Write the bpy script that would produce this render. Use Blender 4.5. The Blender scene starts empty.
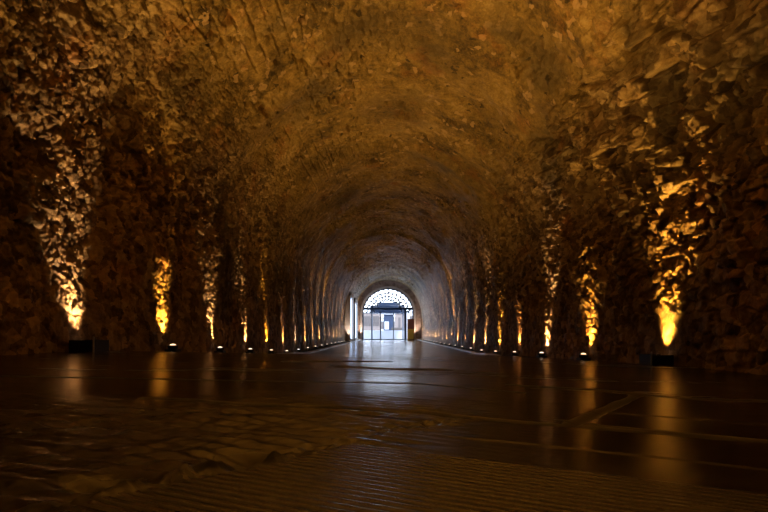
import bpy, bmesh, math, random
import numpy as np
from mathutils import Vector, Matrix
random.seed(7)
S = bpy.context.scene
COL = S.collection
PI = math.pi
CAM_Z = 0.8            # eye height over the far tunnel floor
W = 3.9                # half width of the tunnel
SPR = 3.1              # springing height of the vault
END = 58.0             # where the tunnel ends

# ------------------------------------------------------------------ helpers
def link(name, me, mat=None, parent=None):
    o = bpy.data.objects.new(name, me)
    COL.objects.link(o)
    if mat:
        if isinstance(mat, (list, tuple)):
            for m in mat: me.materials.append(m)
        else: me.materials.append(mat)
    if parent: o.parent = parent
    return o
def thing(name, label, cat, loc=(0, 0, 0), group=None):
    o = bpy.data.objects.new(name, None); COL.objects.link(o)
    o.empty_display_size = .1
    o.location = loc; o['label'] = label; o['category'] = cat
    if group: o['group'] = group
    return o
def tag(o, label, cat, group=None):
    o['label'] = label; o['category'] = cat
    if group: o['group'] = group
    return o
def struct(o, label=None):
    o['kind'] = 'structure'
    if label: o['label'] = label
    return o
def bm_new(): return bmesh.new()
def bm_box(bm, x0, x1, y0, y1, z0, z1, bev=0.0):
    t = bmesh.new()
    bmesh.ops.create_cube(t, size=1)
    for v in t.verts:
        v.co = Vector((x0 + (v.co.x + .5) * (x1 - x0), y0 + (v.co.y + .5) * (y1 - y0), z0 + (v.co.z + .5) * (z1 - z0)))
    if bev > 0:
        bmesh.ops.bevel(t, geom=t.edges[:], offset=bev, segments=2, affect='EDGES', profile=.6)
    me = bpy.data.meshes.new('t'); t.to_mesh(me); t.free(); bm.from_mesh(me); bpy.data.meshes.remove(me)
def bm_tube(bm, pts, r, seg=8, closed=False):
    pts = [Vector(p) for p in pts]; n = len(pts); rings = []
    for i, p in enumerate(pts):
        a = pts[i - 1] if (i > 0 or closed) else p
        b = pts[(i + 1) % n] if (i < n - 1 or closed) else p
        d = (b - a).normalized()
        u = d.cross(Vector((0, 1, 0)) if abs(d.y) < .9 else Vector((1, 0, 0))).normalized(); v = d.cross(u)
        rings.append([bm.verts.new(p + (u * math.cos(2 * PI * k / seg) + v * math.sin(2 * PI * k / seg)) * r) for k in range(seg)])
    for i in range(n if closed else n - 1):
        A, B = rings[i], rings[(i + 1) % n]
        for k in range(seg): bm.faces.new((A[k], A[(k + 1) % seg], B[(k + 1) % seg], B[k]))
    if not closed:
        bm.faces.new(rings[0][::-1]); bm.faces.new(rings[-1])
def bm_lathe(bm, prof, seg=24, M=None):
    rings = []
    for r, z in prof:
        if r < 1e-6: rings.append([bm.verts.new((M or Matrix()) @ Vector((0, 0, z)))])
        else: rings.append([bm.verts.new((M or Matrix()) @ Vector((r * math.cos(2 * PI * k / seg), r * math.sin(2 * PI * k / seg), z))) for k in range(seg)])
    for A, B in zip(rings[:-1], rings[1:]):
        for k in range(seg):
            k2 = (k + 1) % seg
            q = [A[k % len(A)], A[k2 % len(A)], B[k2 % len(B)], B[k % len(B)]]
            q2 = []
            for v in q:
                if v not in q2: q2.append(v)
            if len(q2) > 2: bm.faces.new(q2)
def build(name, bm, mat, parent=None, smooth=False):
    bmesh.ops.recalc_face_normals(bm, faces=bm.faces[:])
    me = bpy.data.meshes.new(name); bm.to_mesh(me); bm.free()
    if smooth:
        for p in me.polygons: p.use_smooth = True
    return link(name, me, mat, parent)
def grid_mesh(name, P, mat, flip=False, smooth=True):
    """P: (rows, cols, 3) array -> one mesh"""
    n, m = P.shape[:2]
    me = bpy.data.meshes.new(name)
    idx = np.arange(n * m).reshape(n, m)
    a, b, c, d = idx[:-1, :-1], idx[:-1, 1:], idx[1:, 1:], idx[1:, :-1]
    F = np.stack([a, b, c, d] if not flip else [d, c, b, a], -1).reshape(-1)
    nf = (n - 1) * (m - 1)
    me.vertices.add(n * m); me.vertices.foreach_set('co', P.astype(np.float32).ravel())
    me.loops.add(nf * 4); me.loops.foreach_set('vertex_index', F.astype(np.int32))
    me.polygons.add(nf)
    me.polygons.foreach_set('loop_start', (np.arange(nf) * 4).astype(np.int32))
    me.polygons.foreach_set('loop_total', np.full(nf, 4, np.int32))
    me.polygons.foreach_set('use_smooth', np.full(nf, smooth))
    me.update(calc_edges=True)
    return link(name, me, mat)

# ------------------------------------------------------------------ noise
def hsh(i, j, s):
    v = np.sin(i * 127.1 + j * 311.7 + s * 74.7) * 43758.5453
    return v - np.floor(v)
def vnoise(x, y, s):
    xi, yi = np.floor(x), np.floor(y); fx, fy = x - xi, y - yi
    fx = fx * fx * (3 - 2 * fx); fy = fy * fy * (3 - 2 * fy)
    a, b = hsh(xi, yi, s), hsh(xi + 1, yi, s); c, d = hsh(xi, yi + 1, s), hsh(xi + 1, yi + 1, s)
    return (a * (1 - fx) + b * fx) * (1 - fy) + (c * (1 - fx) + d * fx) * fy - .5
def fbm(x, y, s, o=4):
    r = 0; a = 1
    for k in range(o):
        r = r + a * vnoise(x * 2 ** k, y * 2 ** k, s + k); a *= .5
    return r
def stones(x, y, s, gap=.12, tilt=.9):
    """angular stones: a random height and a random facet slope per cell, sunk joints between (about -1..1)"""
    xi, yi = np.floor(x), np.floor(y)
    F1 = np.full(x.shape, 9.); F2 = np.full(x.shape, 9.); H = np.zeros(x.shape)
    for di in (-1, 0, 1):
        for dj in (-1, 0, 1):
            i, j = xi + di, yi + dj
            px = i + .12 + .76 * hsh(i, j, s); py = j + .12 + .76 * hsh(i, j, s + 1.3)
            dx, dy = x - px, y - py
            d = dx * dx + dy * dy
            h = (hsh(i, j, s + 2.1) - .5) + tilt * (dx * (hsh(i, j, s + 3.7) - .5) * 2 + dy * (hsh(i, j, s + 4.9) - .5) * 2)
            cl = d < F1
            F2 = np.where(cl, F1, np.minimum(F2, d)); H = np.where(cl, h, H); F1 = np.where(cl, d, F1)
    e = np.clip((np.sqrt(F2) - np.sqrt(F1)) / gap, 0, 1)
    return H - (1 - e) ** 2 * .7
def sst(a, b, x):
    t = np.clip((x - a) / (b - a), 0, 1); return t * t * (3 - 2 * t)

# ------------------------------------------------------------------ materials
def nodes(name):
    m = bpy.data.materials.new(name); m.use_nodes = True
    nt = m.node_tree; b = nt.nodes['Principled BSDF']
    return m, nt, b
def N(nt, t, **kw):
    n = nt.nodes.new(t)
    for k, v in kw.items():
        if k in n.inputs: n.inputs[k].default_value = v
        else: setattr(n, k, v)
    return n
def plain(name, col, rough=.6, metal=0.0, var=.15, scale=8.0):
    m, nt, b = nodes(name)
    tc = N(nt, 'ShaderNodeTexCoord'); nz = N(nt, 'ShaderNodeTexNoise'); nz.inputs['Scale'].default_value = scale
    nt.links.new(tc.outputs['Object'], nz.inputs['Vector'])
    mx = N(nt, 'ShaderNodeMix', data_type='RGBA')
    mx.inputs['A'].default_value = (*[c * (1 - var) for c in col], 1); mx.inputs['B'].default_value = (*[min(1, c * (1 + var)) for c in col], 1)
    nt.links.new(nz.outputs['Fac'], mx.inputs['Factor']); nt.links.new(mx.outputs['Result'], b.inputs['Base Color'])
    b.inputs['Roughness'].default_value = rough; b.inputs['Metallic'].default_value = metal
    return m
def emit(name, col, strength):
    m, nt, b = nodes(name)
    b.inputs['Base Color'].default_value = (*col, 1); b.inputs['Emission Color'].default_value = (*col, 1)
    b.inputs['Emission Strength'].default_value = strength; b.inputs['Roughness'].default_value = .3
    return m
def ramp(nt, stops):
    r = N(nt, 'ShaderNodeValToRGB'); e = r.color_ramp.elements
    e[0].position, e[0].color = stops[0][0], (*stops[0][1], 1); e[1].position, e[1].color = stops[-1][0], (*stops[-1][1], 1)
    for p, c in stops[1:-1]:
        k = e.new(p); k.color = (*c, 1)
    return r
def rock(name, stops, cell, rough=.75, bump=.5, spec=.3):
    m, nt, b = nodes(name); L = nt.links.new
    tc = N(nt, 'ShaderNodeTexCoord')
    n1 = N(nt, 'ShaderNodeTexNoise'); n1.inputs['Scale'].default_value = 1.1; n1.inputs['Detail'].default_value = 7; n1.inputs['Roughness'].default_value = .65
    v = N(nt, 'ShaderNodeTexVoronoi'); v.inputs['Scale'].default_value = cell
    n2 = N(nt, 'ShaderNodeTexNoise'); n2.inputs['Scale'].default_value = 14; n2.inputs['Detail'].default_value = 8; n2.inputs['Roughness'].default_value = .7
    for n in (n1, v, n2): L(tc.outputs['Object'], n.inputs['Vector'])
    sp = N(nt, 'ShaderNodeSeparateColor'); L(v.outputs['Color'], sp.inputs['Color'])
    a1 = N(nt, 'ShaderNodeMath', operation='MULTIPLY'); a1.inputs[1].default_value = .35; L(sp.outputs['Red'], a1.inputs[0])
    a2 = N(nt, 'ShaderNodeMath', operation='MULTIPLY_ADD'); a2.inputs[1].default_value = .45; L(n1.outputs['Fac'], a2.inputs[0]); L(a1.outputs[0], a2.inputs[2])
    a3 = N(nt, 'ShaderNodeMath', operation='MULTIPLY_ADD'); a3.inputs[1].default_value = .35; L(n2.outputs['Fac'], a3.inputs[0]); L(a2.outputs[0], a3.inputs[2])
    r = ramp(nt, stops); L(a3.outputs[0], r.inputs['Fac']); L(r.outputs['Color'], b.inputs['Base Color'])
    bp = N(nt, 'ShaderNodeBump'); bp.inputs['Strength'].default_value = bump; bp.inputs['Distance'].default_value = .02
    L(n2.outputs['Fac'], bp.inputs['Height']); L(bp.outputs['Normal'], b.inputs['Normal'])
    b.inputs['Roughness'].default_value = rough; b.inputs['Specular IOR Level'].default_value = spec
    return m
def masonry():
    """rubble stone low down, smeared lime render over the vault, border broken by noise"""
    m, nt, b = nodes('tunnel rubble and render'); L = nt.links.new
    tc = N(nt, 'ShaderNodeTexCoord'); P_ = tc.outputs['Object']
    def noise(sc, det=6, ro=.6, vec=None):
        n = N(nt, 'ShaderNodeTexNoise'); n.inputs['Scale'].default_value = sc; n.inputs['Detail'].default_value = det; n.inputs['Roughness'].default_value = ro
        L(vec or P_, n.inputs['Vector']); return n.outputs['Fac']
    def math_(op, a, b_=None, c=None):
        n = N(nt, 'ShaderNodeMath', operation=op)
        for i, v in enumerate((a, b_, c)):
            if v is None: continue
            if isinstance(v, (int, float)): n.inputs[i].default_value = v
            else: L(v, n.inputs[i])
        return n.outputs[0]
    big, mid, fine = noise(.9, 7, .65), noise(5, 8, .7), noise(22, 8, .75)
    vr = N(nt, 'ShaderNodeTexVoronoi'); vr.inputs['Scale'].default_value = 6.5; L(P_, vr.inputs['Vector'])
    sc = N(nt, 'ShaderNodeSeparateColor'); L(vr.outputs['Color'], sc.inputs['Color'])
    t = math_('MULTIPLY_ADD', sc.outputs['Red'], .3, math_('MULTIPLY_ADD', mid, .45, math_('MULTIPLY', big, .3)))
    t = math_('MULTIPLY_ADD', fine, .25, t)
    r1 = ramp(nt, [(.42, (.035, .019, .009)), (.58, (.17, .10, .046)), (.72, (.36, .24, .125)), (.9, (.55, .42, .26))]); L(t, r1.inputs['Fac'])
    t2 = math_('MULTIPLY_ADD', fine, .3, math_('MULTIPLY_ADD', mid, .35, math_('MULTIPLY', big, .5)))
    r2 = ramp(nt, [(.44, (.03, .016, .008)), (.52, (.14, .088, .028)), (.6, (.31, .2, .065)), (.7, (.52, .37, .18))]); L(t2, r2.inputs['Fac'])
    v2 = N(nt, 'ShaderNodeTexVoronoi'); v2.inputs['Scale'].default_value = 4.8; dst = N(nt, 'ShaderNodeVectorMath', operation='MULTIPLY_ADD')
    nc = N(nt, 'ShaderNodeTexNoise'); nc.inputs['Scale'].default_value = 6; nc.inputs['Detail'].default_value = 4; L(P_, nc.inputs['Vector'])
    L(nc.outputs['Color'], dst.inputs[0]); dst.inputs[1].default_value = (.35, .35, .35); L(P_, dst.inputs[2]); L(dst.outputs[0], v2.inputs['Vector'])
    s2 = N(nt, 'ShaderNodeSeparateColor'); L(v2.outputs['Color'], s2.inputs['Color'])
    inside = math_('LESS_THAN', v2.outputs['Distance'], .42)
    pale = math_('MULTIPLY', math_('GREATER_THAN', s2.outputs['Red'], .83), inside)
    pitm = math_('MULTIPLY', math_('LESS_THAN', s2.outputs['Red'], .09), math_('LESS_THAN', v2.outputs['Distance'], .3))
    c1 = N(nt, 'ShaderNodeMix', data_type='RGBA'); L(math_('MULTIPLY', pale, .75), c1.inputs['Factor']); L(r2.outputs['Color'], c1.inputs['A']); c1.inputs['B'].default_value = (.5, .34, .2, 1)
    c2 = N(nt, 'ShaderNodeMix', data_type='RGBA'); L(math_('MULTIPLY', pitm, .85), c2.inputs['Factor']); L(c1.outputs['Result'], c2.inputs['A']); c2.inputs['B'].default_value = (.03, .018, .01, 1)
    sx = N(nt, 'ShaderNodeSeparateXYZ'); L(P_, sx.inputs[0])
    h = math_('MULTIPLY_ADD', noise(.6, 5, .6), 3.4, sx.outputs['Z'])
    f = N(nt, 'ShaderNodeMapRange'); f.inputs['From Min'].default_value = 6.3; f.inputs['From Max'].default_value = 7.3; L(h, f.inputs['Value'])
    mx = N(nt, 'ShaderNodeMix', data_type='RGBA'); L(f.outputs[0], mx.inputs['Factor']); L(r1.outputs['Color'], mx.inputs['A']); L(c2.outputs['Result'], mx.inputs['B'])
    L(mx.outputs['Result'], b.inputs['Base Color'])
    dark_patch = N(nt, 'ShaderNodeMapRange'); dark_patch.inputs['From Min'].default_value = .50; dark_patch.inputs['From Max'].default_value = .64; dark_patch.inputs['To Max'].default_value = .75  # broad random patches of darker stone colour
    L(noise(.45, 6, .62), dark_patch.inputs['Value'])
    m3 = N(nt, 'ShaderNodeMix', data_type='RGBA'); L(dark_patch.outputs[0], m3.inputs['Factor']); L(mx.outputs['Result'], m3.inputs['A']); m3.inputs['B'].default_value = (.03, .018, .009, 1)
    rust = N(nt, 'ShaderNodeMapRange'); rust.inputs['From Min'].default_value = .56; rust.inputs['From Max'].default_value = .68; rust.inputs['To Max'].default_value = .7
    mpr = N(nt, 'ShaderNodeMapping'); mpr.inputs['Location'].default_value = (7, 3, 1); L(P_, mpr.inputs['Vector'])
    L(noise(.8, 6, .65, mpr.outputs[0]), rust.inputs['Value'])
    m4 = N(nt, 'ShaderNodeMix', data_type='RGBA', blend_type='MULTIPLY'); L(rust.outputs[0], m4.inputs['Factor']); L(m3.outputs['Result'], m4.inputs['A']); m4.inputs['B'].default_value = (1.0, .62, .4, 1)
    L(m4.outputs['Result'], b.inputs['Base Color'])
    bp = N(nt, 'ShaderNodeBump'); bp.inputs['Strength'].default_value = 1.0; bp.inputs['Distance'].default_value = .045
    L(math_('ADD', math_('MULTIPLY', pale, .35), math_('SUBTRACT', math_('MULTIPLY_ADD', mid, .6, math_('MULTIPLY', fine, .4)), math_('MULTIPLY', pitm, .4))), bp.inputs['Height']); L(bp.outputs['Normal'], b.inputs['Normal'])
    b.inputs['Roughness'].default_value = .62; b.inputs['Specular IOR Level'].default_value = .45
    return m
M_left = M_right = M_ceil = masonry()
M_endw = rock('end wall stone', [(.3, (.14, .095, .075)), (.6, (.34, .24, .18)), (.9, (.5, .38, .3))], 3.0, .8, .4, .2)

def floor_mat():
    m, nt, b = nodes('wet dark concrete'); L = nt.links.new
    tc = N(nt, 'ShaderNodeTexCoord')
    mp = N(nt, 'ShaderNodeMapping'); mp.inputs['Scale'].default_value = (.35, 1.3, 1); mp.inputs['Rotation'].default_value = (0, 0, .15)
    L(tc.outputs['Object'], mp.inputs['Vector'])
    n1 = N(nt, 'ShaderNodeTexNoise'); n1.inputs['Scale'].default_value = 1.2; n1.inputs['Detail'].default_value = 5; L(mp.outputs[0], n1.inputs['Vector'])
    n2 = N(nt, 'ShaderNodeTexNoise'); n2.inputs['Scale'].default_value = 26; n2.inputs['Detail'].default_value = 6; L(tc.outputs['Object'], n2.inputs['Vector'])
    n3 = N(nt, 'ShaderNodeTexNoise'); n3.inputs['Scale'].default_value = 110; n3.inputs['Detail'].default_value = 3; L(tc.outputs['Object'], n3.inputs['Vector'])
    r = ramp(nt, [(.3, (.008, .006, .006)), (.55, (.018, .012, .012)), (.8, (.045, .031, .03))]); L(n1.outputs['Fac'], r.inputs['Fac'])
    at = N(nt, 'ShaderNodeAttribute', attribute_name='dirt_shade')
    dm = N(nt, 'ShaderNodeMix', data_type='RGBA'); dm.inputs['B'].default_value = (.004, .003, .002, 1)  # near-black colour for joint dirt and for the painted shade in grooves
    L(at.outputs['Fac'], dm.inputs['Factor']); L(r.outputs['Color'], dm.inputs['A']); L(dm.outputs['Result'], b.inputs['Base Color'])
    rr = N(nt, 'ShaderNodeMapRange'); rr.inputs['From Min'].default_value = .3; rr.inputs['From Max'].default_value = .7
    rr.inputs['To Min'].default_value = .10; rr.inputs['To Max'].default_value = .25; L(n1.outputs['Fac'], rr.inputs['Value']); 
    ra = N(nt, 'ShaderNodeMath', operation='MULTIPLY_ADD'); ra.inputs[1].default_value = .6; L(at.outputs['Fac'], ra.inputs[0])
    n4 = N(nt, 'ShaderNodeTexNoise'); n4.inputs['Scale'].default_value = 9; n4.inputs['Detail'].default_value = 8; n4.inputs['Roughness'].default_value = .7; L(mp.outputs[0], n4.inputs['Vector'])
    rb = N(nt, 'ShaderNodeMath', operation='MULTIPLY_ADD'); rb.inputs[1].default_value = .3; L(n4.outputs['Fac'], rb.inputs[0])
    rc = N(nt, 'ShaderNodeMath', operation='SUBTRACT'); rc.inputs[1].default_value = .12; L(rr.outputs[0], rc.inputs[0]); L(rc.outputs[0], rb.inputs[2])
    rd = N(nt, 'ShaderNodeMath', operation='MAXIMUM'); rd.inputs[1].default_value = .05; L(rb.outputs[0], rd.inputs[0]); L(rd.outputs[0], ra.inputs[2])
    L(ra.outputs[0], b.inputs['Roughness'])
    b1 = N(nt, 'ShaderNodeBump'); b1.inputs['Strength'].default_value = .05; b1.inputs['Distance'].default_value = .01; L(n2.outputs['Fac'], b1.inputs['Height'])
    b2 = N(nt, 'ShaderNodeBump'); b2.inputs['Strength'].default_value = .1; b2.inputs['Distance'].default_value = .003; L(n3.outputs['Fac'], b2.inputs['Height']); L(b1.outputs['Normal'], b2.inputs['Normal'])
    L(b2.outputs['Normal'], b.inputs['Normal'])
    b.inputs['Specular IOR Level'].default_value = 1.0; b.inputs['IOR'].default_value = 1.7
    return m
M_floor = floor_mat()
M_kerb = plain('kerb stone', (.58, .52, .48), .35)
M_gravel = plain('drain channel soil', (.035, .026, .02), .9)
M_metal = plain('dark lamp metal', (.02, .018, .017), .5, .6)
M_steel = plain('bare steel edge', (.55, .5, .42), .3, .8)
M_frame = plain('dark blue grey frame', (.03, .045, .075), .4, .3)
M_pale = plain('pale render', (.5, .43, .36), .7)
M_white = plain('white render', (.32, .34, .37), .7, 0, .05)
M_pink = plain('pinkish grey render', (.11, .09, .086), .8, 0, .1)
M_blue = plain('dark blue paint', (.006, .017, .045), .4)
M_slat = plain('grey brown slats', (.045, .038, .038), .6)
M_rust = plain('red brown panel', (.16, .05, .02), .5)
M_ochre = plain('ochre panel', (.5, .27, .02), .5)
M_pave = plain('pale paving', (.36, .39, .44), .6, 0, .05)
M_glow = emit('lit frosted glass', (.5, .66, 1), 2.6)

# ------------------------------------------------------------------ floor
def ground(x, y):
    """height of the ground: a tilted apron near the camera that ramps down to the level tunnel floor"""
    near = CAM_Z - (.33 + .027 * x)
    t = np.clip((y - 6.6) / 12.4, 0, 1); t = t + .04 * np.sin(PI * t) * 0
    return near * (1 - t)
def gz(x, y): return float(ground(np.float64(x), np.float64(y)))

def seg_dist(x, y, pts, taper=None):
    D = np.full(x.shape, 99.); 
    for (ax, ay), (bx, by) in zip(pts[:-1], pts[1:]):
        vx, vy = bx - ax, by - ay
        t = np.clip(((x - ax) * vx + (y - ay) * vy) / (vx * vx + vy * vy), 0, 1)
        D = np.minimum(D, np.hypot(x - ax - t * vx, y - ay - t * vy))
    return D
def near_pt(X, Y):      # measured positions on the apron
    z = 165. / ((Y - 333) - .027 * (X - 388)); return ((X - 388) * z / 500., z)
RIB_N = (.378, .926)
def floor_h(x, y):
    h = ground(x, y)
    nearm = 1 - sst(5.5, 7.5, y)
    wob = .03 * fbm(x * 5, y * 5, 3)
    u = RIB_N[0] * x + RIB_N[1] * y
    # left edge of the ribbed slab, ragged
    ax, ay = near_pt(345, 441); bx, by = near_pt(95, 497)
    nx, ny = (by - ay), -(bx - ax); l = math.hypot(nx, ny); nx /= -l; ny /= -l
    side = (x - ax) * nx + (y - ay) * ny
    rag = .05 * fbm(x * 9, y * 9, 21) + .02 * fbm(x * 30, y * 30, 4)
    ribm = sst(.0, .02, 1.335 - u) * sst(-.01, .02, side + rag)
    ph = u / .0275 + .06 * np.sin(x * 1.3); ph = (ph - np.floor(ph)) - .5
    groove = np.exp(-((.5 - np.abs(ph)) / .13) ** 2)
    ribs = .0008 * np.cos(ph * 2 * PI) - .0032 * groove * (.8 + .5 * vnoise(x * 4, y * 9, 9)) + .0003 * vnoise(x * 25, y * 50, 8)
    h = h + ribm * (ribs + .004)
    # fine diagonal scoring further out
    h = h + (1 - ribm) * nearm * (.0003 * np.sin(u * 2 * PI / .05) * sst(-.1, .3, vnoise(x * .7, y * .9, 33)))
    # broken ground left of the ribbed slab
    br = (1 - ribm) * sst(.25, -.3, x - .45 * (y - 1.4)) * (1 - sst(1.9, 2.9, y - .1 * x))
    h = h + br * (.018 * fbm(x * 5, y * 9, 12, 6) + .004 * np.sin(u * 2 * PI / .075 + 3 * vnoise(x * 2, y * 2, 5)) - .006)
    edge = np.exp(-((side + rag) / .035) ** 2) * sst(.02, -.06, u - 1.345) * sst(-1.0, -.7, x)
    h = h + edge * (.042 * fbm(x * 17, y * 17, 13, 4) + .004)
    # extension of the broken joint to the right
    j = seg_dist(x + wob, y + wob, [near_pt(300, 447), near_pt(345, 438), near_pt(400, 428), near_pt(450, 420), near_pt(475, 417)])
    h = h + np.exp(-(j / .03) ** 2) * .024 * (fbm(x * 18, y * 18, 14, 4) - .1)
    # potholes
    dirt_shade = np.maximum(.75 * groove * ribm, np.maximum(np.exp(-((side + rag) / .03) ** 2) * sst(.02, -.06, u - 1.345) * sst(-1.0, -.7, x), .8 * np.exp(-(j / .02) ** 2)) * sst(-.1, .2, fbm(x * 12, y * 12, 41)))  # shade of grooves and holes put into the colour, with dark joint dirt
    for X, Y, r, dp in ((106, 481, .045, .03), (255, 453, .06, .03), (236, 459, .04, .02)):
        px, py = near_pt(X, Y)
        h = h - dp * np.exp(-(((x - px) / (r * 1.5)) ** 2 + ((y - py) / r) ** 2 + 2 * (wob / .03) * .3))
        dirt_shade = np.maximum(dirt_shade, np.exp(-(((x - px) / (r * 1.2)) ** 2 + ((y - py) / (r * .8)) ** 2 + wob * 20)))
    # slab joints (grooves) and narrow raised strips
    for pts, w, dp in (([(150, 397), (340, 407), (430, 413), (512, 421), (646, 431), (768, 441)], .035, .02),
                       ([(256, 402), (420, 421)], .012, .008),
                       ([(512, 385), (600, 390), (680, 398), (768, 401)], .05, .014),
                       ([(572, 424), (640, 394)], .03, .015),
                       ([(560, 419), (600, 425), (760, 440)], .012, .006),
                       ([(290, 361.3), (385, 361.3)], .10, .035),
                       ([(345, 366.5), (390, 369), (440, 369.5)], .11, .035),
                       ([(0, 376), (200, 380), (420, 384), (520, 392)], .03, .01)):
        d = seg_dist(x + wob * .6, y + wob * .6, [near_pt(*p) for p in pts])
        w = w * (.45 + .5 * (vnoise(x * 6, y * 6, 31) + .5))
        g = np.exp(-(d / w) ** 2)
        h = h - dp * .8 * g; dirt_shade = np.maximum(dirt_shade, np.exp(-(d / (w * 1.35)) ** 4))
    for pts in ([(384, 430), (512, 442), (664, 458), (768, 470)], [(590, 411), (768, 425)],
                [(0, 401), (60, 410), (110, 417)], [(15, 421), (70, 431)], [(140, 425), (185, 432)]):
        d = seg_dist(x, y + wob * .2, [near_pt(*p) for p in pts])
        h = h + .004 * np.exp(-(d / .012) ** 2)
    # slabs are slightly out of level
    h = h + nearm * .004 * fbm(x * .8, y * 1.6, 17, 3) * sst(1.6, 2.6, y)
    h = h + .0008 * nearm * fbm(x * 3, y * 6, 18, 3)
    return h, np.clip(dirt_shade, 0, 1)
ys = [-4, -2.5, -1, 0, .4, .6]
y = .7
while y < 60.01:
    ys.append(y); y += .0034 if y < 1.75 else max(.0034, .0034 * (y / 1.75) ** 1.9)
ys = [v for v in ys if v < END + .35] + [END + .35]
xs = []
x = 0
while x < 4.5:
    xs.append(x); x += .009 if x < 1.3 else .009 * (x / 1.3) ** 1.6
xs = np.array([-v for v in xs[::-1]][:-1] + xs)
X, Y = np.meshgrid(xs, np.array(ys))
FH, DIRT_SHADE = floor_h(X, Y)
P = np.stack([X, Y, FH], -1)
print('floor', P.shape)
fl = grid_mesh('floor', P, [M_floor, M_gravel])
struct(fl)
at_ = fl.data.attributes.new('dirt_shade', 'FLOAT', 'POINT'); at_.data.foreach_set('value', DIRT_SHADE.astype(np.float32).ravel())
# drain strips outside the kerbs are another material
nrow, ncol = P.shape[:2]
cx = ((X[:-1, :-1] + X[1:, 1:]) / 2); cy = ((Y[:-1, :-1] + Y[1:, 1:]) / 2)
mi = (((cx < -3.2) | (cx > 3.5)) & (cy > 12)).astype(np.int32)
fl.data.polygons.foreach_set('material_index', mi.ravel())

def kerb(n, xa, xb, y0):
    bm = bm_new(); ysr = np.linspace(y0, END, 90)
    rows = []
    for yy in ysr:
        g0 = gz((xa + xb) / 2, yy)
        up = .055 * min(1, (yy - y0) / 2 + .1)
        w = .012 * math.sin(yy * 2.1)
        rows.append([bm.verts.new(c) for c in ((xa + w, yy, g0 - .1), (xa + w, yy, g0 + up - .008), (xa + w + .012, yy, g0 + up), (xb + w - .012, yy, g0 + up), (xb + w, yy, g0 + up - .008), (xb + w, yy, g0 - .1))])
    for A, B in zip(rows[:-1], rows[1:]):
        for k in range(5): bm.faces.new((A[k], A[k + 1], B[k + 1], B[k]))
    bm.faces.new(rows[0]); bm.faces.new(rows[-1][::-1])
    struct(build('trim_%d' % n, bm, M_kerb))
kerb(1, -3.24, -3.04, 14.5)
kerb(2, 3.36, 3.54, 15.5)

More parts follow.
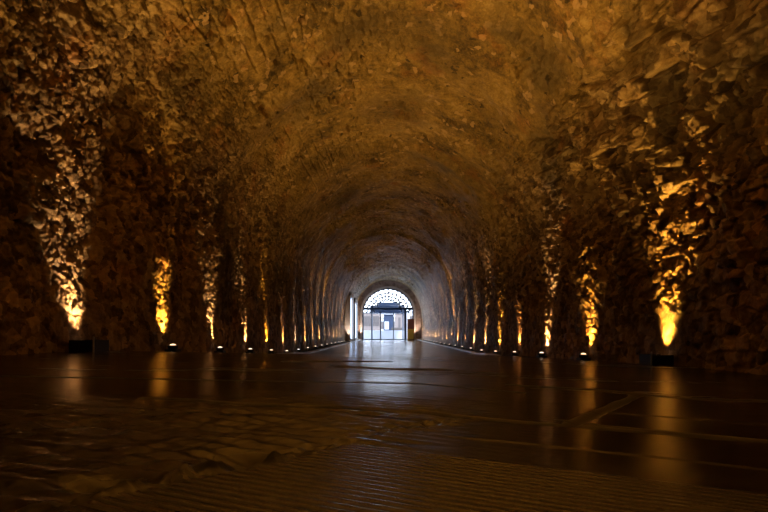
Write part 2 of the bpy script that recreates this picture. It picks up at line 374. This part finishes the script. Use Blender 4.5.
# ------------------------------------------------------------------ walls and vault
LY = [6.23 + 2.44 * k for k in range(-2, 16)]
RY = [6.94 + 2.60 * k for k in range(-2, 20)]
TH_L, TH_R = math.radians(44), math.radians(44)
def surf(y, t, side):
    """y along the tunnel, t along the section from the ground up (world height while on the wall), side -1 left, +1 right"""
    th = np.clip((t - SPR) / W, 0, PI / 2 + 1)
    on = t > SPR
    bx = np.where(on, W * np.cos(th), W); bz = np.where(on, SPR + W * np.sin(th), t)
    nx = np.where(on, np.cos(th), 1.); nz = np.where(on, np.sin(th), 0.)
    s = 0 if side > 0 else 50
    far = sst(10, 30, y)
    # coordinates that agree at the crown for both sides
    tt = t
    if side > 0:
        lim = SPR + W * np.radians(27 + 9 * sst(5, 16, y)) + .9 * fbm(y * .45, t * .45, 61)
        rub = 1 - sst(-.25, .45, t - lim)
        big = sst(2.1, 4.2, t + .8 * fbm(y * .4, t * .4, 5)) * (1 - sst(8, 15, y)) 
        A = stones(y * 2.1 + .4 * fbm(y, t, 8), t * 3.0, s + 1, .16, .9)
        B = stones(y * 5.2 + .5 * fbm(y * 2, t * 2, 8), t * 6.5, s + 2, .2, .9)
        C = stones(y * 13, t * 15, s + 3, .25, .9)
        d = rub * (.30 * big * A + (.11 - .04 * big) * B + .03 * C)
        # a worn smooth patch low on the wall behind the nearest lamp
        worn = np.exp(-(((y - 6.95) / .42) ** 4 + ((t - .75) / .5) ** 4))
        d = d * (1 - .8 * worn) - .02 * worn
        lowf = .26 * fbm(y * .55, t * .6, s + 7, 3)
    else:
        lim = SPR + W * np.radians(36) + 1.5 * fbm(y * .4, t * .4, 91)
        rub = 1 - sst(-.3, .6, t - lim)
        B = stones(y * 12 + .6 * fbm(y * 2, t * 2, s + 8), t * 8.0, s + 2, .25, 1.)
        C = stones(y * 24, t * 17, s + 3, .3, 1.)
        D = stones(y * 2.4, t * 1.9, s + 4, .25, .6)
        d = rub * (.045 * B + .03 * C + .07 * D)
        piers = -.16 * sst(.1, .45, vnoise(y * .9 + 3, t * .25, 44)) * (1 - sst(2.2, 3.8, t))
        lowf = .26 * fbm(y * .6, t * .5, s + 7, 3) - piers * 0 + piers
    d = d * (1 - .85 * far)
    lowf = lowf * (1 - .5 * far)
    # vault: pits, lifted masonry courses
    v = 1 - rub
    wpos = np.where(t > SPR + W * PI / 2, SPR + W * PI - t + SPR, t)
    q = (th - PI / 2) * W * side
    pit = np.clip(fbm(y * 2.6, q * 2.6, 70, 5) - .28, 0, 1) * .5
    cm = sst(.0, .25, fbm(y * .35 + 7, q * .35, 77, 3) + (.22 if side < 0 else -.28) * np.clip(abs(q) / 2, 0, 1)) * sst(1.2, 2.4, abs(q))
    # courses of squared stones running with the tunnel axis across the vault
    by = y * 1.9 + hsh(np.floor(q / .28), 0 * q, 5) ; fq = q / .28 - np.floor(q / .28); fy = by - np.floor(by)
    blk = np.minimum(sst(0, .1, fq) * sst(0, .1, 1 - fq), sst(0, .06, fy) * sst(0, .06, 1 - fy)) * (.4 + 1.2 * hsh(np.floor(q / .28), np.floor(by), 6))
    vault = .06 * fbm(y * 2.2, q * 2.2, 72, 5) + .04 * fbm(y * 9, q * 9, 73, 3) * (.3 + 2 * np.clip(fbm(y * .8, q * .8, 74, 3), 0, 1)) - pit * .9 + cm * (.075 * blk - .05) + (.012 + .06 * sst(-.05, .3, fbm(y * .7, q * .7, 79, 3))) * stones(y * 5, q * 6, 71, .3, 1.)
    blendc = 1 - sst(PI / 2 - .5, PI / 2, th)
    foot = 1 - sst(.6, 1.9, t); d = d * (1 - .5 * (1 - sst(.9, 3.0, t)))
    d = d + v * vault + lowf * blendc * (1 - .9 * foot) * (1 - .3 * foot) + .08 * foot
    # the vault was built in stages, each ring slightly tighter than the one before
    rad = .14 - .16 * sst(16.6, 16.9, y + .15 * vnoise(q * 2, q * 0, 3)) - .13 * sst(30.6, 31.0, y)- .05 * sst(44, 44.3, y)
    rad = rad * sst(1.6, 4.6, t)
    off = np.where(t < SPR, .05, .05) + rad
    r = off - d
    # keep clear of the lamps at the foot
    low = 1 - sst(1.2, 2.6, t)
    r = np.maximum(r, -.04 * low - 9 * (1 - low))
    x = side * (bx + nx * r); z = bz + nz * r
    return np.stack([x, y, z], -1)
yw = [-4.0, -3, -2, -1, 0, 1, 2, 2.6, 3.2, 3.7, 4.1]
y = 4.35
while y < END + .3:
    yw.append(y); y += max(.0145, .0024 * y) if y < 20 else .048 * (y / 20) ** 1.3
yw.append(END + .35); yw = np.array(yw)
def wall(name, side, mat, TH):
    ts = np.concatenate([np.arange(-.35, SPR + W * TH, .0165), [SPR + W * TH]])
    T, Yg = np.meshgrid(ts, yw)
    return struct(grid_mesh(name, surf(Yg, T, side), mat, flip=side > 0))
wl = wall('wall_left', -1, M_left, TH_L); wr = wall('wall_right', 1, M_right, TH_R)
nh = 150
tr = np.linspace(SPR + W * TH_R, SPR + W * PI / 2, nh)
T, Yg = np.meshgrid(tr, yw)
PR = surf(Yg, T, 1); PL = surf(Yg, T, -1)
PC = np.concatenate([PR, PL[:, ::-1][:, 1:]], 1)
m_ = nh - 1; PC[:, m_, 0] = 0
k = np.linspace(0, 1, 12)      # ease the two halves into each other at the crown
ce = struct(grid_mesh('ceiling', PC, M_ceil, flip=True))
print('wall', wl.data.vertices.__len__(), 'ceil', PC.shape)

bm = bm_new(); bm_box(bm, -5, 5, -4.3, -4.0, -.5, 8); struct(build('wall_light_stop', bm, M_ceil))  # unseen cap added behind the camera to keep sky light out

# end wall with its arched opening
OW = 3.0; OS = SPR - .1      # half width, springing of the opening
def arch_pts(r, zs, n=40, foot=0.0):
    p = [(-r, foot)]
    p += [(-r * math.cos(PI * k / n), zs + r * math.sin(PI * k / n)) for k in range(n + 1)]
    return p + [(r, foot)]
def arch_band(bm, inner, outer, y0, y1):
    A = [[bm.verts.new((p[0], yy, p[1])) for p in inner] for yy in (y0, y1)]
    B = [[bm.verts.new((p[0], yy, p[1])) for p in outer] for yy in (y0, y1)]
    n = len(inner)
    for i in range(n - 1):
        bm.faces.new((A[0][i], A[0][i + 1], B[0][i + 1], B[0][i])); bm.faces.new((A[1][i], B[1][i], B[1][i + 1], A[1][i + 1]))
        bm.faces.new((A[0][i], A[1][i], A[1][i + 1], A[0][i + 1])); bm.faces.new((B[0][i], B[0][i + 1], B[1][i + 1], B[1][i]))
    for e in (0, n - 1): bm.faces.new((A[0][e], B[0][e], B[1][e], A[1][e]))
bm = bm_new(); arch_band(bm, arch_pts(OW, OS, foot=-.3), arch_pts(4.6, OS, foot=-.3), END, END + .5); struct(build('wall_end', bm, M_endw))
bm = bm_new(); arch_band(bm, arch_pts(OW - .02, OS, foot=-.05), arch_pts(OW + .22, OS, foot=-.05), END - .14, END + .05); struct(build('trim_3', bm, M_pale))

# ------------------------------------------------------------------ lamps
ORD = ['first', 'second', 'third', 'fourth', 'fifth', 'sixth', 'seventh', 'eighth', 'ninth', 'tenth', 'eleventh', 'twelfth', 'thirteenth',
       'fourteenth', 'fifteenth', 'sixteenth', 'seventeenth', 'eighteenth', 'nineteenth', 'twentieth', 'twenty-first', 'twenty-second']
COLS = {'y': (1, .50, .06), 'o': (1, .42, .10), 'w': (1, .60, .26), 'c': (.9, .72, .62)}
def lamp_mesh_parts():
    P_ = {}
    bm = bm_new(); bm_box(bm, -.10, .10, -.11, .11, 0, .055, .01); bm_box(bm, -.03, .03, -.13, .13, .02, .045, .006); P_['base'] = bm
    bm = bm_new(); bm_lathe(bm, [(0, .05), (.062, .05), (.078, .07), (.085, .1), (.085, .125), (.072, .125), (.068, .112), (0, .112)], 28); P_['housing'] = bm
    bm = bm_new(); bm_lathe(bm, [(.056, .111), (.05, .126), (.038, .14), (.02, .147), (0, .149)], 28); P_['lens'] = bm
    out = {}
    for k_, b_ in P_.items():
        bmesh.ops.recalc_face_normals(b_, faces=b_.faces[:]); me = bpy.data.meshes.new(k_); b_.to_mesh(me); b_.free()
        if k_ != 'base':
            for p in me.polygons: p.use_smooth = True
        out[k_] = me
    return out
LM = lamp_mesh_parts()
LM['base'].materials.append(M_metal); LM['housing'].materials.append(M_metal)
lens_mats = {k_: emit('glowing lamp glass ' + k_, tuple(.35 + .65 * v for v in c), 1.6) for k_, c in COLS.items()}
lens_me = {}
for k_ in COLS:
    me = LM['lens'].copy(); me.materials.append(lens_mats[k_]); lens_me[k_] = me
bm = bm_new(); bm_box(bm, -.16, -.14, -.17, .17, 0, .155, .004); bm_box(bm, -.16, .14, -.17, -.15, 0, .155, .004); bm_box(bm, -.16, .14, .15, .17, 0, .155, .004)
me_shield = bpy.data.meshes.new('shield'); bm.to_mesh(me_shield); bm.free(); me_shield.materials.append(M_metal)
bm = bm_new(); bm_box(bm, -.17, -.155, -.18, -.165, 0, .2, .003); me_edge = bpy.data.meshes.new('edge'); bm.to_mesh(me_edge); bm.free(); me_edge.materials.append(M_steel)
E_NARROW, E_WIDE = 330.0, 690.0
def spot(name, parent, loc, direction, energy, col, size, blend, rad):
    l = bpy.data.lights.new(name, 'SPOT'); l.energy = energy; l.color = col; l.spot_size = math.radians(size); l.spot_blend = blend; l.shadow_soft_size = rad
    o = bpy.data.objects.new(name, l); COL.objects.link(o); o.parent = parent; o.location = loc
    o.rotation_euler = Vector(direction).to_track_quat('-Z', 'Y').to_euler()
    return o
def uplight(side, y, idx, kind, en=1.0, wide=1.0, shield=False):
    xx = side * 3.73
    sn = 'left' if side < 0 else 'right'
    inview = idx >= 2
    if inview:
        lab = '%s uplight from the camera along the %s wall, %s' % (ORD[idx - 2], sn, 'behind a dark shield box' if shield else 'small glowing dome at the wall foot')
    else:
        lab = '%s of the uplights beside the camera, out of view on the %s' % (('first', 'second')[idx], sn)
    t = thing('ground_uplight', lab, 'light', (xx, y, gz(xx, y) - .012), 'uplights along the %s wall' % sn)
    for n_, me in (('base', LM['base']), ('housing', LM['housing']), ('lens', lens_me[kind])):
        o = bpy.data.objects.new(n_, me); COL.objects.link(o); o.parent = t
    if shield:
        a = bpy.data.objects.new('shield', me_shield); COL.objects.link(a); a.parent = t
        a.rotation_euler = (0, 0, 0 if side > 0 else PI)
        e = bpy.data.objects.new('edge_strip', me_edge); COL.objects.link(e); e.parent = a
        e['label'] = 'bright steel edge strip'
        if side < 0: e.location = (0, .345, 0)
    c = COLS[kind]
    spot('beam', t, (0, 0, .17), (side * (.38 - .16 * min(1, max(0, (y - 14) / 15))), 0, 1), E_NARROW * en * (1 + 1.3 * min(1, max(0, (y - 10) / 8)) + 1.6 * min(1, max(0, (y - 20) / 15))), c, (60 if side > 0 else 54) - 18 * min(1, max(0, (y - 6.5) / 10)), 1.0, .045)
    spot('spill', t, (0, 0, .2), (-side * (.62 if y > 13 or side < 0 else .42), 0, 1), E_WIDE * wide * (.05 + .2 * math.exp(-((y - 15.2) / 1.9) ** 2) + 1 / (1 + (max(y, 0) / 7.2) ** 3.6)), (1, .54, .11), 95, 1.0, .06)
lk = {2: ('w', 1.0, True), 3: ('y', 1.4, False), 4: ('w', .8, False), 5: ('w', .9, False), 6: ('y', .9, False), 7: ('w', .6, False), 8: ('c', .35, False)}
for i, y in enumerate(LY):
    kd, en, sh = lk.get(i, ('w', (.7, .9, 1.0, .5, .8)[i % 5], False))
    if i < 2: kd, en = 'o', .1
    uplight(-1, y, i, kd, en, 1.5, sh)
rk = {2: ('y', 1.6, True), 3: ('y', 1.5, False), 4: ('w', 1.1, False), 5: ('o', 1.0, False), 6: ('y', 1.2, False), 7: ('w', .9, False), 8: ('w', .8, False)}
for i, y in enumerate(RY):
    kd, en, sh = rk.get(i, ('w', (.6, .9, .6, 1.0, .5)[i % 5], False))
    if i < 2: kd, en = 'o', .35
    uplight(1, y, i, kd, en, .8 if i > 1 else .12, sh)

# ------------------------------------------------------------------ lit side windows near the far end
def side_window(n, y0, y1, zt):
    xo = -3.42
    bm = bm_new()
    bm_box(bm, -4.0, xo, y0, y0 + .45, -.1, zt, .02); bm_box(bm, -4.0, xo, y1 - .45, y1, -.1, zt, .02)
    bm_box(bm, -4.0, xo, y0, y1, zt - .4, zt + .05, .02); bm_box(bm, -4.0, xo + .05, y0, y1, -.1, .25, .02)
    w = struct(build('window_%d' % n, bm, M_pale), 'tall pale framed opening with lit glass in the left wall')
    bm = bm_new(); bm_box(bm, -3.66, -3.62, y0 + .43, y1 - .43, .25, zt - .38); build('pane', bm, M_glow, w)
    bm = bm_new()
    bm_box(bm, -3.63, -3.57, (y0 + y1) / 2 - .04, (y0 + y1) / 2 + .04, .25, zt - .38); build('mullion', bm, M_frame, w)
for lx, ly, lab, dr, en in ((-3.45, 45.0, 'lone uplight at the foot of the pale side window frame', (-.02, .22, 1), 300),
                            (-3.2, 57.3, 'small uplight at the left foot of the far arch', (-.03, .25, 1), 500),
                            (3.3, 57.3, 'small uplight at the right foot of the far arch beside the cabinet', (0, .25, 1), 420)):
    wl_ = thing('ground_uplight', lab, 'light', (lx, ly, -.01))
    for n_, me in (('base', LM['base']), ('housing', LM['housing']), ('lens', lens_me['y'])):
        o = bpy.data.objects.new(n_, me); COL.objects.link(o); o.parent = wl_
    spot('beam', wl_, (0, 0, .17), dr, en, COLS['c'], 60, 1.0, .03)
side_window(1, 45.4, 50.0, 4.55)
side_window(2, 52.0, 57.0, 4.45)

# ------------------------------------------------------------------ glazed screen in the end arch
gy = END + .3
K = END / 500.
def wx(Xp): return (Xp - 388) * K
def wz(Yp): return CAM_Z + (333 - Yp) * K
scr = thing('entrance_screen', 'arched glazed metal screen with lattice fanlight closing the far end of the tunnel', 'gate', (0, gy, 0))
def part(name, fn, mat, parent, loc0=(0, gy, 0)):
    bm = bm_new(); fn(bm)
    o = build(name, bm, mat, parent)
    o.matrix_parent_inverse = Matrix.Translation(-Vector(loc0))
    return o
TZ = wz(308.5)
part('frame', lambda bm: arch_band(bm, arch_pts(OW - .16, OS), arch_pts(OW - .0, OS), gy - .05, gy + .05), M_frame, scr)
part('transom', lambda bm: bm_box(bm, -2.9, 2.9, gy - .06, gy + .06, TZ - .16, TZ + .14, .02), M_blue, scr)
for Xp, wd in ((371.5, .10), (380.5, .13), (393.5, .10), (405.5, .30)):
    part('mullion', lambda bm: bm_box(bm, wx(Xp) - wd / 2, wx(Xp) + wd / 2, gy - .05, gy + .05, 0, TZ, .01), M_frame, scr)
part('bottom_rail', lambda bm: bm_box(bm, -2.9, 2.9, gy - .04, gy + .04, .0, .1, .01), M_frame, scr)
def lattice(bm):
    for r in (2.45, 2.05, 1.65):
        n = 48
        bm_tube(bm, [(-(r + .09 * math.sin(k * PI / 2)) * math.cos(PI * k / n), gy, OS + max(.12, (r + .09 * math.sin(k * PI / 2)) * math.sin(PI * k / n))) for k in range(n + 1)], .085, 6)
    for k in range(1, 16):
        a = PI * k / 16
        bm_tube(bm, [(-1.6 * math.cos(a), gy, OS + 1.6 * math.sin(a)), (-2.15 * math.cos(a + .06), gy, OS + 2.15 * math.sin(a + .06)), (-2.9 * math.cos(a), gy, OS + 2.9 * math.sin(a))], .07, 6)
part('fanlight_lattice', lattice, M_frame, scr)
mg, nt, b = nodes('clear glass'); b.inputs['Base Color'].default_value = (.95, .97, 1, 1); b.inputs['Roughness'].default_value = .02
b.inputs['Transmission Weight'].default_value = 1; b.inputs['IOR'].default_value = 1.02
for xa, xb in ((-2.85, wx(371.5)), (wx(371.5), wx(380.5)), (wx(380.5), wx(393.5)), (wx(393.5), wx(405.5))):
    part('glass_pane', lambda bm: bm_box(bm, xa + .08, xb - .08, gy - .008, gy + .008, .12, TZ - .14), mg, scr)

cab = thing('display_cabinet', 'upright red-brown and ochre cabinet at the right side of the far arch', 'cabinet', (wx(410.8), END - .5, 0))
c0 = (wx(410.8), END - .5, 0); cxx = c0[0]
part('cabinet_body', lambda bm: bm_box(bm, cxx - .42, cxx + .36, END - .75, END - .25, 0, wz(319.5), .02), M_rust, cab, c0)
part('lower_panel', lambda bm: bm_box(bm, cxx - .36, cxx + .30, END - .775, END - .745, .08, wz(329), .006), M_ochre, cab, c0)
part('cap', lambda bm: bm_box(bm, cxx - .45, cxx + .39, END - .78, END - .22, wz(319.5), wz(319.5) + .06, .01), M_frame, cab, c0)

# ------------------------------------------------------------------ forecourt beyond the screen
bm = bm_new(); bm_box(bm, -14, 14, END + .35, 92, -.4, -.01); g = struct(build('floor_forecourt', bm, M_pave), 'pale paved forecourt beyond the far arch')
def at(Xp, Yp, y): return ((Xp - 388) * y / 500., CAM_Z + (333 - Yp) * y / 500.)
# canopy
cy0 = 62.0
can = thing('entrance_canopy', 'dark blue flat canopy on slim posts just beyond the glazed screen', 'canopy', (0, cy0, 0))
x0, zt = at(370, 302, cy0); x1, zb = at(405, 313, cy0)
part('roof', lambda bm: (bm_box(bm, x0, x1, cy0, cy0 + 3, zb, zb + .95, .03), bm_box(bm, x0 + .8, x1 - .5, cy0 + .2, cy0 + 2.8, zb + .95, zt, .05)), M_blue, can, (0, cy0, 0))
for xx in (x0 + .2, x1 - .2):
    for yy in (cy0 + .2, cy0 + 2.8):
        part('post', lambda bm: bm_tube(bm, [(xx, yy, 0), (xx, yy, zb)], .05, 10), M_frame, can, (0, cy0, 0))
# ticket kiosk, central
ky = 70.0
kx0, kz = at(383.5, 314.5, ky); kx1, _ = at(394, 314.5, ky)
kio = thing('kiosk', 'small dark blue kiosk in the middle of the forecourt under the canopy', 'kiosk', ((kx0 + kx1) / 2, ky, 0)); kl = ((kx0 + kx1) / 2, ky, 0)
part('body', lambda bm: bm_box(bm, kx0, kx1, ky, ky + 1.5, 0, kz, .03), M_blue, kio, kl)
part('roof', lambda bm: bm_box(bm, kx0 - .2, kx1 + .2, ky - .3, ky + 1.7, kz, kz + .18, .03), M_white, kio, kl)
part('window', lambda bm: bm_box(bm, kx0 + .15, kx0 + .75, ky - .02, ky + .02, 1.3, 2.4), M_white, kio, kl)
# low white wall
wy = 66.0
bx0, bz = at(362, 330.5, wy); bx1, _ = at(405, 330.5, wy)
lw = thing('low_wall', 'low white parapet wall across the forecourt in front of the kiosk', 'wall', (0, wy, 0))
part('wall_body', lambda bm: bm_box(bm, -6, bx1 + 1, wy, wy + .3, 0, bz - .08, .02), M_white, lw, (0, wy, 0))
part('coping', lambda bm: bm_box(bm, -6.05, bx1 + 1.05, wy - .05, wy + .35, bz - .08, bz, .02), M_pave, lw, (0, wy, 0))
# planter / bench on the right
pn = thing('bench', 'dark wedge shaped bench behind the low white wall right of the kiosk', 'bench', (at(398, 330, 68)[0], 68, 0)); pl = (at(398, 330, 68)[0], 68, 0)
part('seat', lambda bm: bm_box(bm, pl[0] - .9, pl[0] + .8, 67.8, 68.4, 1.05, 1.18, .02), M_slat, pn, pl)
part('backrest', lambda bm: bm_box(bm, pl[0] - .9, pl[0] + .8, 68.35, 68.42, 1.2, 1.55, .02), M_slat, pn, pl)
for sx in (-.75, .65):
    part('leg', lambda bm: bm_box(bm, pl[0] + sx, pl[0] + sx + .1, 67.85, 68.35, -.02, 1.06, .01), M_frame, pn, pl)
# buildings
hy = 76.0
def facade(label, Xa, Xb, Ytop, mat, slats, y=hy):
    xa, zt = at(Xa, Ytop, y); xb, _ = at(Xb, Ytop, y)
    o0 = ((xa + xb) / 2, y, 0)
    t = thing('pavilion', label, 'building', o0)
    part('wall', lambda bm: bm_box(bm, xa, xb, y, y + 4, 0, zt, .03), mat, t, o0)
    part('roof_edge', lambda bm: bm_box(bm, xa - .15, xb + .15, y - .2, y + 4.2, zt, zt + .22, .03), M_white, t, o0)
    if slats:
        n = 7
        for k in range(n):
            z = 1.9 + k * (zt - 2.3) / n
            part('louvre', lambda bm: bm_box(bm, xa + .25, xb - .25, y - .08, y - .01, z, z + .16, .01), M_slat, t, o0)
    else:
        part('window', lambda bm: bm_box(bm, xa + .5, xb - .6, y - .04, y, 1.5, zt - .6), M_slat, t, o0)
facade('pinkish grey louvred building on the left of the forecourt', 355, 381, 313, M_pink, True)
facade('grey building with dark window on the right of the forecourt', 395, 404.5, 313.5, M_pink, False)
facade('plain white building at the far right of the forecourt', 406.5, 430, 312, M_white, False, 78.0)
facade('wide white building closing the back of the forecourt', 378, 398, 318, M_white, False, 88.0)

# ------------------------------------------------------------------ daylight
wd = bpy.data.worlds.new('sky'); S.world = wd; wd.use_nodes = True
bg = wd.node_tree.nodes['Background']; bg.inputs['Color'].default_value = (.74, .84, 1, 1); bg.inputs['Strength'].default_value = 6.5
sun = bpy.data.lights.new('sun', 'SUN'); sun.energy = 5; sun.angle = .05; sun.color = (1, .97, .92)
so = bpy.data.objects.new('sun', sun); COL.objects.link(so); so.rotation_euler = (math.radians(48), 0, math.radians(15))
pt = bpy.data.lights.new('opening daylight portal', 'AREA'); pt.shape = 'RECTANGLE'; pt.size = 6.2; pt.size_y = 6.4; pt.cycles.is_portal = True
po = bpy.data.objects.new('opening daylight portal', pt); COL.objects.link(po); po.location = (0, END + .6, 3.0); po.rotation_euler = (math.radians(-90), 0, 0)

# ------------------------------------------------------------------ camera
cam = bpy.data.cameras.new('camera'); co = bpy.data.objects.new('camera', cam); COL.objects.link(co); S.camera = co
co.location = (0, 0, CAM_Z); co.rotation_euler = (math.radians(90), 0, 0)
cam.sensor_width = 36; cam.lens = 500 / 768 * 36; cam.shift_y = 77 / 768; cam.shift_x = -4 / 768
cam.clip_start = .05; cam.clip_end = 400
S.view_settings.view_transform = 'Standard'; S.view_settings.look = 'None'; S.view_settings.gamma = 1; S.view_settings.use_curve_mapping = False
S.view_settings.exposure = 0.35
S.cycles.use_denoising = True
S.cycles.max_bounces = 6; S.cycles.diffuse_bounces = 3; S.cycles.glossy_bounces = 3; S.cycles.transmission_bounces = 6
S.cycles.sample_clamp_indirect = 4.0
